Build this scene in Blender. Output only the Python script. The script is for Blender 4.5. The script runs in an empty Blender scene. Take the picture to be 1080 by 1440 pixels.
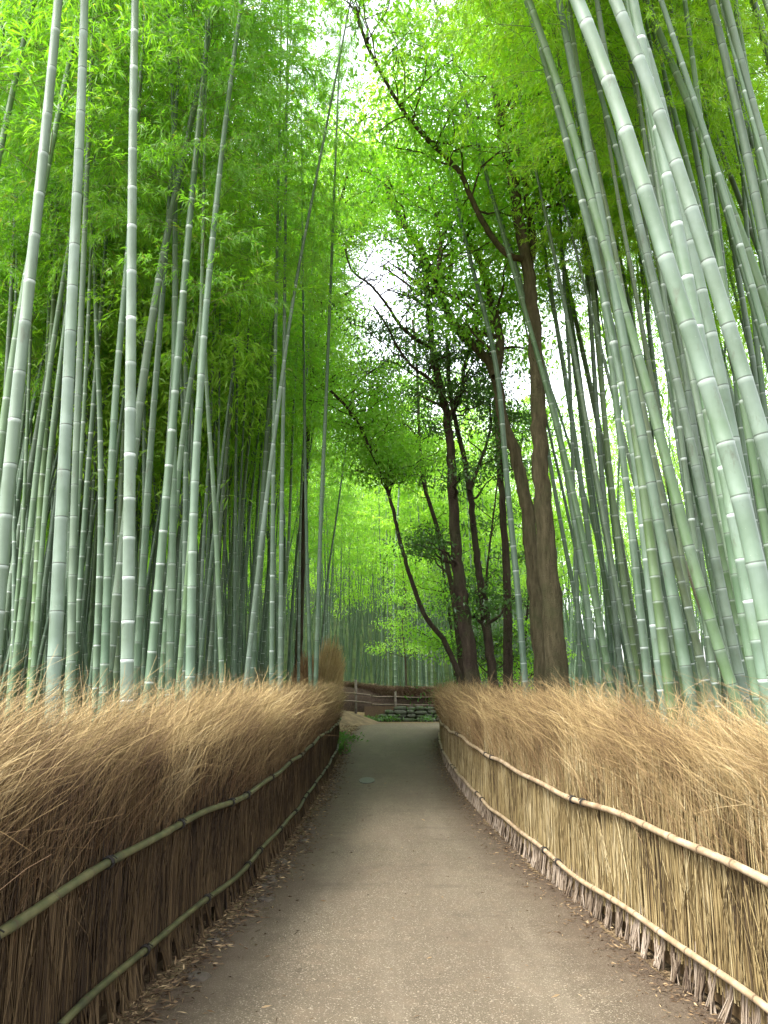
import bpy, math, random
import numpy as np
R=random.Random(7); rng=np.random.default_rng(11)
C=bpy.context.scene.collection
sc=bpy.context.scene
rad=math.radians
# ---------------------------------------------------------------- camera frame (used to survey the place from the photo)
FPX=1120.0; CH=1.5; PITCH=math.atan((964-720)/FPX); cp,sp=math.cos(PITCH),math.sin(PITCH)
def at(px,py,Y=None,z=None):
    x=(px-540)/FPX; y=(720-py)/FPX
    d=(x,cp-y*sp,y*cp+sp)
    t=(z-CH)/d[2] if z is not None else Y/d[1]
    return np.array((d[0]*t,d[1]*t,CH+d[2]*t))
# ---------------------------------------------------------------- mesh builder
class MB:
    def __init__(s): s.v=[];s.q=[];s.m=[];s.a=[];s.n=0;s.sm=[]
    def add(s,v,q,mat=0,a=None,smooth=True):
        v=np.asarray(v,dtype=np.float32).reshape(-1,3); q=np.asarray(q,dtype=np.int32).reshape(-1,4)
        s.v.append(v); s.q.append(q+s.n); s.n+=len(v)
        s.m.append(np.full(len(q),mat,np.int32)); s.sm.append(np.full(len(q),smooth,bool))
        s.a.append(np.zeros((len(v),2),np.float32) if a is None else np.asarray(a,np.float32).reshape(-1,2))
    def mesh(s,name,mats):
        v=np.concatenate(s.v);q=np.concatenate(s.q);m=np.concatenate(s.m);a=np.concatenate(s.a);sm=np.concatenate(s.sm)
        # quads whose last two indices are the same are triangles
        tri=q[:,2]==q[:,3]
        tot=np.where(tri,3,4).astype(np.int32)
        start=np.concatenate([[0],np.cumsum(tot)[:-1]]).astype(np.int32)
        keep=np.ones(q.shape,bool); keep[tri,3]=False
        me=bpy.data.meshes.new(name)
        me.vertices.add(len(v)); me.vertices.foreach_set('co',v.ravel())
        me.loops.add(int(tot.sum())); me.loops.foreach_set('vertex_index',q[keep])
        me.polygons.add(len(q)); me.polygons.foreach_set('loop_start',start)
        me.polygons.foreach_set('material_index',m)
        me.polygons.foreach_set('use_smooth',sm)
        for i,nm in enumerate(('va','vb')):
            at_=me.attributes.new(nm,'FLOAT','POINT'); at_.data.foreach_set('value',np.ascontiguousarray(a[:,i]))
        for mt in mats: me.materials.append(mt)
        me.update(calc_edges=True); me.validate()
        return me
    def build(s,name,mats,parent=None):
        o=bpy.data.objects.new(name,s.mesh(name,mats)); C.objects.link(o)
        if parent: o.parent=parent
        return o
def tag(o,label=None,cat=None,group=None,kind=None):
    if label:o['label']=label
    if cat:o['category']=cat
    if group:o['group']=group
    if kind:o['kind']=kind
    return o
def empty(name,loc=(0,0,0)):
    o=bpy.data.objects.new(name,None); o.location=[float(t) for t in loc]; o.empty_display_size=.1; C.objects.link(o); return o
def frames(P):
    T=np.gradient(P,axis=0); T/=np.linalg.norm(T,axis=1)[:,None]+1e-9
    ref=np.array((1,0,0.)) if abs(T[0][0])<.8 else np.array((0,1.,0))
    A=np.empty_like(P)
    a=ref
    for i in range(len(P)):
        a=a-T[i]*np.dot(a,T[i]); a/=np.linalg.norm(a)+1e-9; A[i]=a
    return T,A,np.cross(T,A)
def tube(mb,P,r,k=8,mat=0,va=None,vb=0.,cap=False,lump=0.):
    P=np.asarray(P,float); r=np.asarray(r,float)*np.ones(len(P)); n=len(P)
    T,A,B=frames(P); th=np.arange(k)*2*math.pi/k
    rr=r[:,None]*np.ones(k)
    if lump: rr=rr*(1+lump*rng.normal(size=rr.shape))
    V=P[:,None]+rr[...,None]*(A[:,None]*np.cos(th)[None,:,None]+B[:,None]*np.sin(th)[None,:,None])
    i=np.arange(n-1)[:,None];j=np.arange(k)[None]; j2=(j+1)%k
    Q=np.stack([i*k+j,i*k+j2,(i+1)*k+j2,(i+1)*k+j],-1)
    at_=np.zeros((n,k,2)); at_[...,0]=(0 if va is None else np.asarray(va))[:,None] if va is not None else 0; at_[...,1]=vb
    V=V.reshape(-1,3);Q=Q.reshape(-1,4);at_=at_.reshape(-1,2)
    if cap:
        c0=len(V);V=np.vstack([V,P[:1],P[-1:]]);at_=np.vstack([at_,at_[:1],at_[-1:]])
        j=np.arange(k)
        Q=np.vstack([Q,np.stack([np.full(k,c0),(j+1)%k,j,j],1),np.stack([np.full(k,c0+1),(n-1)*k+j,(n-1)*k+(j+1)%k,(n-1)*k+(j+1)%k],1)])
    mb.add(V,Q,mat,at_)
def strands(mb,P,r,k=3,mat=0,vb=None):
    """P (S,n,3) many thin tubes at once, r (S,n)"""
    S,n,_=P.shape
    D=P[:,-1]-P[:,0]; D/=np.linalg.norm(D,axis=1)[:,None]+1e-9
    rv=rng.normal(size=(S,3)); A=np.cross(D,rv); A/=np.linalg.norm(A,axis=1)[:,None]+1e-9; B=np.cross(D,A)
    if k==2:
        V=np.stack([P-r[...,None]*A[:,None],P+r[...,None]*A[:,None]],2)
        i=np.arange(n-1)
        Q=np.stack([i*2,i*2+1,i*2+3,i*2+2],-1)
    else:
        th=np.arange(k)*2*math.pi/k
        V=P[:,:,None]+r[:,:,None,None]*(A[:,None,None]*np.cos(th)[:,None]+B[:,None,None]*np.sin(th)[:,None])
        i=np.arange(n-1)[:,None];j=np.arange(k)[None];j2=(j+1)%k
        Q=np.stack([i*k+j,i*k+j2,(i+1)*k+j2,(i+1)*k+j],-1).reshape(-1,4)
    kk=V.shape[2]
    Q=(Q[None]+ (np.arange(S)*n*kk)[:,None,None]).reshape(-1,4)
    a=np.zeros((S,n,kk,2)); a[...,0]=np.linspace(0,1,n)[None,:,None]; a[...,1]=(rng.random(S) if vb is None else vb)[:,None,None]
    mb.add(V.reshape(-1,3),Q,mat,a.reshape(-1,2))
def leaves(mb,P,D,L,W,mat=1,vb=None,droop=.25):
    """P (N,3) bases, D directions, L lengths, W widths"""
    N=len(P); D=D/(np.linalg.norm(D,axis=1)[:,None]+1e-9)
    rv=rng.normal(size=(N,3)); A=np.cross(D,rv); A/=np.linalg.norm(A,axis=1)[:,None]+1e-9
    M=P+D*(L*.42)[:,None]; Tp=P+D*L[:,None]; Tp[:,2]-=droop*L
    V=np.stack([P,M-A*W[:,None]/2,Tp,M+A*W[:,None]/2],1).reshape(-1,3)
    Q=np.arange(N*4).reshape(-1,4)
    a=np.zeros((N,4,2)); a[...,0]=rng.random(N)[:,None]; a[...,1]=(rng.random(N) if vb is None else vb)[:,None]
    mb.add(V,Q,mat,a.reshape(-1,2),smooth=False)
def uvec(n):
    v=rng.normal(size=(n,3)); return v/np.linalg.norm(v,axis=1)[:,None]
# ---------------------------------------------------------------- materials
def newmat(name):
    m=bpy.data.materials.new(name); m.use_nodes=True; nt=m.node_tree; nt.nodes.clear()
    return m,nt
class N:
    def __init__(s,nt): s.nt=nt
    def n(s,t,ins=None,**kw):
        x=s.nt.nodes.new(t)
        for k,v in kw.items(): setattr(x,k,v)
        for k,v in (ins or {}).items():
            if isinstance(v,bpy.types.NodeSocket): s.nt.links.new(v,x.inputs[k])
            else: x.inputs[k].default_value=v
        return x
    def attr(s,name,typ='GEOMETRY'): return s.n('ShaderNodeAttribute',attribute_name=name,attribute_type=typ)
    def math(s,op,a,b=0.,c=None):
        x=s.n('ShaderNodeMath',{0:a,1:b},operation=op)
        if c is not None:
            if isinstance(c,bpy.types.NodeSocket): s.nt.links.new(c,x.inputs[2])
            else: x.inputs[2].default_value=c
        return x.outputs[0]
    def ramp(s,fac,stops,interp='LINEAR'):
        x=s.n('ShaderNodeValToRGB',{0:fac}); cr=x.color_ramp; cr.interpolation=interp
        while len(cr.elements)<len(stops): cr.elements.new(.5)
        for e,(p,c) in zip(cr.elements,stops): e.position=p; e.color=(*c,1) if len(c)==3 else c
        return x.outputs[0]
    def mix(s,fac,a,b,blend='MIX'):
        x=s.n('ShaderNodeMix',data_type='RGBA',blend_type=blend)
        for i,v in ((0,fac),(6,a),(7,b)):
            if isinstance(v,bpy.types.NodeSocket): s.nt.links.new(v,x.inputs[i])
            else: x.inputs[i].default_value=(*v,1) if isinstance(v,tuple) and len(v)==3 else v
        return x.outputs[2]
    def noise(s,scale,detail=3,vec=None,rough=.5,dist=0.):
        ins={'Scale':scale,'Detail':detail,'Roughness':rough,'Distortion':dist}
        if vec is not None: ins['Vector']=vec
        return s.n('ShaderNodeTexNoise',ins)
    def coord(s,which='Object',scale=None):
        o=s.n('ShaderNodeTexCoord').outputs[which]
        if scale: o=s.n('ShaderNodeMapping',{'Vector':o,'Scale':scale}).outputs[0]
        return o
    def bump(s,h,strength=.3,dist=.01): return s.n('ShaderNodeBump',{'Height':h,'Strength':strength,'Distance':dist}).outputs[0]
    def principled(s,col,rough=.6,normal=None,spec=.3):
        ins={'Base Color':col if isinstance(col,bpy.types.NodeSocket) else (*col,1),'Roughness':rough,'Specular IOR Level':spec}
        if normal is not None: ins['Normal']=normal
        return s.n('ShaderNodeBsdfPrincipled',ins).outputs[0]
    def out(s,sh,disp=None):
        s.n('ShaderNodeOutputMaterial',{'Surface':sh})
def mat_culm():
    m,nt=newmat('bamboo_culm'); n=N(nt)
    v=n.attr('va').outputs['Fac']; f=n.math('FRACT',v)
    tint=n.attr('tint','OBJECT').outputs['Fac']; bloom=n.attr('bloom','OBJECT').outputs['Fac']; ring=n.attr('ring','OBJECT').outputs['Fac']
    ob=n.coord('Object',(1,1,1)); st=n.coord('Object',(14,14,.9)); fine=n.coord('Object',(60,60,2))
    ns=n.noise(1.,4,st,.6).outputs['Fac']; nb=n.noise(2.2,4,ob,.6).outputs['Fac']; nf=n.noise(1.,3,fine,.6).outputs['Fac']
    # tint 0: grey green, .35 blue green, .6 fresh green, .8 olive, 1 straw/pink
    base=n.ramp(tint,[(0,(.08,.11,.062)),(.35,(.055,.108,.055)),(.6,(.09,.17,.035)),(.8,(.10,.11,.04)),(1,(.30,.2,.145))])
    base=n.mix(n.math('MULTIPLY',ns,.55),base,(.04,.075,.045))
    seg=n.n('ShaderNodeTexWhiteNoise',{'W':n.math('ADD',n.math('FLOOR',v),n.math('MULTIPLY',tint,91.)),},noise_dimensions='1D').outputs['Value']
    base=n.mix(n.math('MULTIPLY',seg,.35),base,(.16,.22,.14))
    # waxy bloom strongest just under each node, and in blotches
    up=n.math('POWER',f,3.)
    bl=n.math('MULTIPLY',n.math('ADD',n.math('MULTIPLY',up,.55),n.n('ShaderNodeMapRange',{'Value':nb,'From Min':.35,'From Max':.7}).outputs[0]),bloom)
    col=n.mix(n.math('MINIMUM',n.math('MULTIPLY',bl,.62),.75),base,(.215,.275,.24))
    col=n.mix(n.math('MULTIPLY',nf,.28),col,(.06,.09,.05))
    st2=n.noise(3.1,6,n.coord('Object',(3,3,1.2)),.75).outputs['Fac']
    col=n.mix(n.n('ShaderNodeMapRange',{'Value':st2,'From Min':.58,'From Max':.72,'To Max':.6}).outputs[0],col,(.055,.05,.03))
    spk=n.noise(45,2,ob,.8).outputs['Fac']
    col=n.mix(n.n('ShaderNodeMapRange',{'Value':spk,'From Min':.68,'From Max':.76,'To Max':.25}).outputs[0],col,(.30,.32,.27))
    w=n.n('ShaderNodeMapRange',{'Value':f,'From Min':.90,'From Max':.965}).outputs[0]
    w2=n.math('LESS_THAN',f,.988)
    col=n.mix(n.math('MULTIPLY',n.math('MULTIPLY',w,w2),n.math('MULTIPLY',n.math('MULTIPLY',ring,n.math('ADD',.35,n.math('MULTIPLY',seg,.9))),n.math('ADD',.55,n.math('MULTIPLY',nf,.6)))),col,(.5,.56,.52))
    dk=n.math('MAXIMUM',n.math('GREATER_THAN',f,.988),n.math('LESS_THAN',f,.016))
    col=n.mix(n.math('MULTIPLY',dk,n.math('SUBTRACT',1.,n.math('MULTIPLY',ring,.55))),col,(.035,.045,.03))
    n.out(n.principled(col,n.math('ADD',.32,n.math('MULTIPLY',nb,.3)),n.bump(nf,.2,.004),.35)); return m
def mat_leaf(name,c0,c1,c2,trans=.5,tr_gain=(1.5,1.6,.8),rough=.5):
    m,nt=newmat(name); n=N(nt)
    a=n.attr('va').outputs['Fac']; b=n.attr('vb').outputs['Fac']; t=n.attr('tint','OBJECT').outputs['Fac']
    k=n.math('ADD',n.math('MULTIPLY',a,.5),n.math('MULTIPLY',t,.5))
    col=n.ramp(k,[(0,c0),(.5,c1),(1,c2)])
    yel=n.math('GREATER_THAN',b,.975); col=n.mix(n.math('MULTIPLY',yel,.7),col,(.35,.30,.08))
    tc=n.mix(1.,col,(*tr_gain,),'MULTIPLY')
    d=n.n('ShaderNodeBsdfDiffuse',{'Color':col}).outputs[0]
    tr=n.n('ShaderNodeBsdfTranslucent',{'Color':tc}).outputs[0]
    g=n.n('ShaderNodeBsdfGlossy',{'Color':(.6,.65,.6,1),'Roughness':rough}).outputs[0]
    s=n.n('ShaderNodeMixShader',{0:trans,1:d,2:tr}).outputs[0]
    s=n.n('ShaderNodeMixShader',{0:.07,1:s,2:g}).outputs[0]
    n.out(s); return m
def mat_bark(name,c0,c1,c2,scale=1.):
    m,nt=newmat(name); n=N(nt)
    o=n.coord('Object',(9*scale,9*scale,1.6*scale)); o2=n.coord('Object')
    a=n.noise(1.,6,o,.65).outputs['Fac']; b=n.noise(1.3,4,o2,.6).outputs['Fac']; c=n.noise(38*scale,3,o2).outputs['Fac']
    col=n.ramp(a,[(.25,c0),(.5,c1),(.75,c2)])
    col=n.mix(n.n('ShaderNodeMapRange',{'Value':b,'From Min':.5,'From Max':.75,'To Max':.55}).outputs[0],col,(.05,.07,.025))
    n.out(n.principled(col,.9,n.bump(n.math('ADD',a,n.math('MULTIPLY',c,.5)),1.,.06),.12)); return m
def mat_twig(name,stops,dark=(.03,.02,.012),zr=None):
    m,nt=newmat(name); n=N(nt)
    a=n.attr('va').outputs['Fac']; b=n.attr('vb').outputs['Fac']
    ob=n.coord('Object'); big=n.noise(1.7,3,ob).outputs['Fac']
    k=n.math('ADD',n.math('MULTIPLY',b,.75),n.math('MULTIPLY',n.math('SUBTRACT',big,.42),1.1))
    col=n.ramp(k,stops)
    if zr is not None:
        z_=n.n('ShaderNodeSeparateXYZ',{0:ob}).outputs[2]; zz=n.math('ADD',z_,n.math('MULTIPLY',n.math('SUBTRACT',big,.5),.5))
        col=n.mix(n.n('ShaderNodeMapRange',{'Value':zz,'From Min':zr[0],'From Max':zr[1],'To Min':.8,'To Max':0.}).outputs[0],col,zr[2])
    nn=n.noise(30,2,ob).outputs['Fac']
    col=n.mix(n.math('MULTIPLY',nn,.35),col,dark)
    n.out(n.principled(col,.7,None,.2)); return m
def mat_simple(name,c0,c1,scale=8,rough=.85,bump=.3,detail=6,stops=None,spec=.25):
    m,nt=newmat(name); n=N(nt); ob=n.coord('Object')
    a=n.noise(scale,detail,ob,.65).outputs['Fac']
    col=n.ramp(a,stops or [(.3,c0),(.7,c1)])
    n.out(n.principled(col,rough,n.bump(a,bump,.02),spec)); return m
M={}
M['culm']=mat_culm()
M['leafR']=mat_leaf('bamboo_leaf_sunlit',(.19,.36,.018),(.27,.47,.02),(.40,.56,.03),.62)  # same leaf as leafL, the right grove's sunlight painted into the colour
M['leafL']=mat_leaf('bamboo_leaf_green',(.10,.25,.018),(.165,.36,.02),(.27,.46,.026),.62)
M['leafFar']=mat_leaf('bamboo_leaf_far',(.17,.33,.025),(.26,.45,.04),(.36,.54,.06),.6)  # albedo raised so the far foliage looks sunlit
M['leafTree']=mat_leaf('tree_leaf',(.14,.33,.025),(.20,.42,.03),(.30,.50,.05),.62)
M['leafDark']=mat_leaf('evergreen_leaf',(.03,.075,.014),(.055,.13,.02),(.09,.19,.03),.45,(1.5,1.8,.7),.35)
M['barkA']=mat_bark('bark_pale',(.04,.031,.017),(.09,.075,.042),(.15,.125,.075),1.6)
M['barkB']=mat_bark('bark_dark',(.02,.015,.011),(.045,.033,.023),(.08,.062,.042))
M['branchlet']=mat_simple('bamboo_branchlet',(.10,.15,.05),(.17,.2,.08),20)
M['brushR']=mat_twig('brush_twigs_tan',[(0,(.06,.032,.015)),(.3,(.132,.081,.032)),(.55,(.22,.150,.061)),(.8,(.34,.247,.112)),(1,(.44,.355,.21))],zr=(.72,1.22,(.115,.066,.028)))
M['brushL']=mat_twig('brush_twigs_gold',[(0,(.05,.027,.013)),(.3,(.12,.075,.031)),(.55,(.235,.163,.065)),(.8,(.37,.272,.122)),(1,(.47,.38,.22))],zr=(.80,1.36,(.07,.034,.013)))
M['bundleRusset']=mat_twig('bundle_russet',[(0,(.10,.05,.02)),(.5,(.27,.15,.065)),(1,(.42,.27,.13))])
M['bundleGold']=mat_twig('bundle_gold',[(0,(.26,.17,.06)),(.5,(.52,.38,.16)),(1,(.7,.56,.3))])
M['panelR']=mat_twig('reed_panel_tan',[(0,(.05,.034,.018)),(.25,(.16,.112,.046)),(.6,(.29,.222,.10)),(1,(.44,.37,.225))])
M['panelL']=mat_twig('reed_panel_shaded',[(0,(.017,.010,.006)),(.35,(.048,.03,.014)),(.7,(.09,.058,.026)),(1,(.16,.11,.055))])  # left reeds darkened: the shade on this fence is in the colour
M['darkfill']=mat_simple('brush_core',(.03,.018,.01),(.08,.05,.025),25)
M['darkfillR']=mat_simple('brush_core_tan',(.07,.045,.02),(.17,.11,.05),25)
M['foot']=mat_twig('twig_butts_pale',[(0,(.06,.04,.026)),(.4,(.19,.145,.10)),(1,(.40,.33,.26))])
M['brushFar']=mat_twig('brush_twigs_russet',[(0,(.09,.05,.035)),(.5,(.19,.12,.075)),(1,(.31,.22,.14))])
def mat_rail(name,c0,c1,c2):
    m,nt=newmat(name); n=N(nt)
    f=n.math('FRACT',n.attr('va').outputs['Fac'])
    ob=n.coord('Object'); a=n.noise(9,5,ob,.6).outputs['Fac']; b=n.noise(90,3,ob).outputs['Fac']
    col=n.ramp(a,[(.3,c0),(.5,c1),(.72,c2)])
    col=n.mix(n.math('MULTIPLY',b,.3),col,(.08,.06,.04))
    dk=n.math('MAXIMUM',n.math('GREATER_THAN',f,.98),n.math('LESS_THAN',f,.02))
    col=n.mix(n.math('MULTIPLY',dk,.75),col,(.05,.035,.02))
    n.out(n.principled(col,.5,n.bump(b,.15,.003),.35)); return m
M['railR']=mat_rail('rail_weathered',(.17,.11,.06),(.30,.22,.135),(.40,.32,.22))
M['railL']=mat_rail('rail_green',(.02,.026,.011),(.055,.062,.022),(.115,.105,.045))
M['cord']=mat_simple('black_cord',(.008,.008,.008),(.03,.025,.02),60)
M['moss']=mat_simple('mossy_bank',None,None,7,.95,.6,8,[(.3,(.05,.10,.015)),(.5,(.10,.2,.025)),(.7,(.12,.09,.045))])
M['mound']=mat_simple('dirt_bank',None,None,2.5,.95,.6,9,[(.3,(.05,.035,.02)),(.5,(.10,.07,.04)),(.66,(.15,.108,.06)),(.8,(.05,.075,.022))])
M['stone']=mat_simple('mossy_stone',None,None,3.5,.9,.6,8,[(.3,(.022,.028,.015)),(.5,(.055,.06,.042)),(.62,(.03,.055,.014)),(.8,(.10,.10,.08))])
M['pebble']=mat_simple('gutter_stone',None,None,9,.95,.5,8,[(.3,(.035,.028,.02)),(.55,(.08,.066,.05)),(.75,(.13,.115,.09))])
M['farpanel']=mat_simple('far_fence_panel',(.035,.023,.016),(.09,.062,.042),14)
M['railFar']=mat_rail('rail_far',(.07,.05,.035),(.13,.10,.07),(.18,.14,.10))
M['wood']=mat_simple('weathered_wood',(.06,.05,.04),(.14,.12,.09),10)
M['cover']=mat_simple('grey_patch',(.05,.055,.048),(.095,.095,.082),30,.6,.3)  # blue-grey tone of the oval patch on the path
def mat_path():
    m,nt=newmat('gravelled_path'); n=N(nt); ob=n.coord('Object')
    big=n.noise(.55,4,ob,.6).outputs['Fac']; mid=n.noise(6,5,ob,.7).outputs['Fac']; fine=n.noise(140,3,ob,.7).outputs['Fac']
    vor=n.n('ShaderNodeTexVoronoi',{'Vector':ob,'Scale':170.}); 
    col=n.ramp(fine,[(.28,(.031,.024,.015)),(.5,(.076,.060,.039)),(.72,(.145,.119,.083))])
    col=n.mix(n.n('ShaderNodeMapRange',{'Value':vor.outputs['Color'],'From Min':.62,'From Max':.9}).outputs[0] if False else n.math('MULTIPLY',n.math('GREATER_THAN',n.n('ShaderNodeSeparateColor',{0:vor.outputs['Color']}).outputs[0],.93),.55),col,(.34,.29,.22))
    col=n.mix(n.n('ShaderNodeMapRange',{'Value':big,'From Min':.4,'From Max':.65,'To Max':.45}).outputs[0],col,(.07,.052,.036))
    col=n.mix(n.n('ShaderNodeMapRange',{'Value':mid,'From Min':.5,'From Max':.8,'To Max':.5}).outputs[0],col,(.13,.095,.062))
    wear=n.noise(1.,4,n.coord('Object',(2.6,.35,1)),.6).outputs['Fac']; damp=n.noise(1.,5,n.coord('Object',(.9,2.4,1)),.7).outputs['Fac']
    col=n.mix(n.n('ShaderNodeMapRange',{'Value':wear,'From Min':.5,'From Max':.68,'To Max':.38}).outputs[0],col,(.14,.115,.082))
    col=n.mix(n.n('ShaderNodeMapRange',{'Value':damp,'From Min':.56,'From Max':.68,'To Max':.42}).outputs[0],col,(.04,.032,.022))
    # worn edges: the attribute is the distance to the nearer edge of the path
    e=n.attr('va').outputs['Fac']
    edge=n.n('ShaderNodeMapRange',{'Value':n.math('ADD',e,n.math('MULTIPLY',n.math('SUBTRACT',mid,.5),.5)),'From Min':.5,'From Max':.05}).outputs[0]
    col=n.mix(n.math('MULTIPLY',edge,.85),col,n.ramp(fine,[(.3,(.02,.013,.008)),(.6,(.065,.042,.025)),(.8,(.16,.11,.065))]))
    n.out(n.principled(col,.82,n.bump(n.math('ADD',fine,n.math('MULTIPLY',vor.outputs['Distance'],.6)),.55,.006),.3)); return m
M['path']=mat_path()
def mat_ground():
    m,nt=newmat('forest_floor'); n=N(nt); ob=n.coord('Object')
    a=n.noise(2.2,8,ob,.7).outputs['Fac']; b=n.noise(28,4,ob,.7).outputs['Fac']; c=n.noise(.35,3,ob).outputs['Fac']
    col=n.ramp(b,[(.3,(.035,.024,.014)),(.5,(.11,.078,.042)),(.7,(.22,.165,.095))])
    col=n.mix(n.n('ShaderNodeMapRange',{'Value':a,'From Min':.48,'From Max':.7,'To Max':.5}).outputs[0],col,(.05,.04,.022))
    col=n.mix(n.n('ShaderNodeMapRange',{'Value':c,'From Min':.55,'From Max':.75,'To Max':.5}).outputs[0],col,(.05,.085,.02))
    sx=n.n('ShaderNodeSeparateXYZ',{0:ob}); hz=n.n('ShaderNodeMapRange',{'Value':sx.outputs[2],'From Min':.5,'From Max':1.6}).outputs[0]
    col=n.mix(n.math('MULTIPLY',hz,.9),col,n.ramp(a,[(.35,(.008,.018,.006)),(.6,(.03,.06,.015))]))
    n.out(n.principled(col,.95,n.bump(b,.6,.03),.15)); return m
M['ground']=mat_ground()
m,nt=newmat('litter'); n_=N(nt)
col=n_.ramp(n_.attr('vb').outputs['Fac'],[(0,(.03,.018,.01)),(.45,(.075,.047,.025)),(.85,(.165,.11,.058)),(1,(.34,.25,.14))])
n_.out(n_.principled(col,.8,None,.2)); M['litter']=m
# ---------------------------------------------------------------- plan of the two roadside fences
YS=np.array([-1.0,1.5,2.6,3.6,4.2,5.0,5.8,6.5,7.7,9.4,11,13.5,16,19,22,26,30])
XR=np.array([1.75,1.68,1.64,1.60,1.56,1.48,1.41,1.34,1.25,1.19,1.15,1.16,1.20,1.32,1.50,1.82,2.3])
XL=np.array([-1.40,-1.34,-1.31,-1.29,-1.24,-1.17,-1.09,-1.04,-.98,-.97,-.96,-.96,-.99,-1.06,-1.16,-1.3,-1.5])
from bisect import bisect
def interp(x,xs,ys): return np.interp(x,xs,ys)
def smooth_curve(X,Y,y0,y1,n):
    yy=np.linspace(y0,y1,n); xx=np.interp(yy,Y,X)
    for _ in range(3): xx=np.convolve(np.pad(xx,3,mode='edge'),np.ones(7)/7,'valid')
    return xx,yy
# ---------------------------------------------------------------- ground and path
def fpath(Y): return interp(Y,[0,28,31,36,40],[0,0,.15,1.6,5])
gm=MB(); g=np.concatenate([np.linspace(-260,-22,14),np.linspace(-20,20,81),np.linspace(22,260,14)]); gy=np.concatenate([np.linspace(-150,-8,10),np.linspace(-6,50,113),np.linspace(54,320,16)])
GX,GY=np.meshgrid(g,gy); 
def gz(X,Y):
    X=np.asarray(X,float);Y=np.asarray(Y,float)
    dl=np.clip(-(X+2.2),0,12); dr=np.clip(X-2.6,0,12)
    z=.035*np.minimum(dl,6)+.02*np.minimum(dr,6)+.03*np.sin(X*1.3+Y*.7)*np.clip((np.abs(X)-2)/2,0,1)
    z=z+np.clip((Y-36.5)/3,0,1)*.75
    dd=np.clip(np.hypot(X*.9,np.maximum(Y,0))-48,0,90); z=z+dd*.4*np.clip(dd/12,0,1)*np.clip((Y+10)/30,0,1)*np.clip(1-(X/(np.abs(Y)+1)-.13)/.1,0.02,1)
    return z
GZ=gz(GX,GY)
nx=len(g);ny=len(gy); i=np.arange(ny-1)[:,None];j=np.arange(nx-1)[None]
gm.add(np.stack([GX,GY,GZ],-1),np.stack([i*nx+j,i*nx+j+1,(i+1)*nx+j+1,(i+1)*nx+j],-1))
tag(gm.build('ground',[M['ground']]),kind='structure')
pm=MB(); yy=np.linspace(-3,33,160)
xl=np.interp(yy,YS,XL)+.10; xr=np.interp(yy,YS,XR)-.03
xl=np.where(yy>24,np.interp(yy,[24,28,33],[np.interp(24,YS,XL)+.1,-1.05,-.9]),xl); 
far=np.clip((yy-30)/3,0,1); xr=xr+far*1.2
W=15; t=np.linspace(0,1,W); PX=xl[:,None]*(1-t)+xr[:,None]*t; jit=.03*np.sin(yy*3.1)+.025*np.sin(yy*7.7+1)
PX[:,0]+=jit; PX[:,-1]-=jit[::-1]
PZ=.004+.012*np.sin(t*math.pi)[None]+0*PX
PYY=np.repeat(yy[:,None],W,1)
ed=np.minimum(PX-PX[:,:1],PX[:,-1:]-PX)
i=np.arange(len(yy)-1)[:,None];j=np.arange(W-1)[None]
pm.add(np.stack([PX,PYY,PZ],-1),np.stack([i*W+j,i*W+j+1,(i+1)*W+j+1,(i+1)*W+j],-1),0,np.stack([ed,ed],-1))
# the bend to the right beyond the fence end
tag(pm.build('path',[M['path']]),kind='structure')
bm_=MB(); th=np.linspace(0,1,24); cx=2.0+ (th**1.5)*12; cy=32.2+np.sin(th*1.6)*1.8; V=[];
for a_,b_ in zip(cx,cy): V+= [(a_,b_-1.6,.0075),(a_,b_+1.5,.0075)]
V=np.array(V); V[0::2,0]-=.2; q=[(2*k,2*k+2,2*k+3,2*k+1) for k in range(23)]; bm_.add(V,q,0,np.full((len(V),2),1.)); tag(bm_.build('path_bend',[M['path']]),kind='structure')
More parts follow.
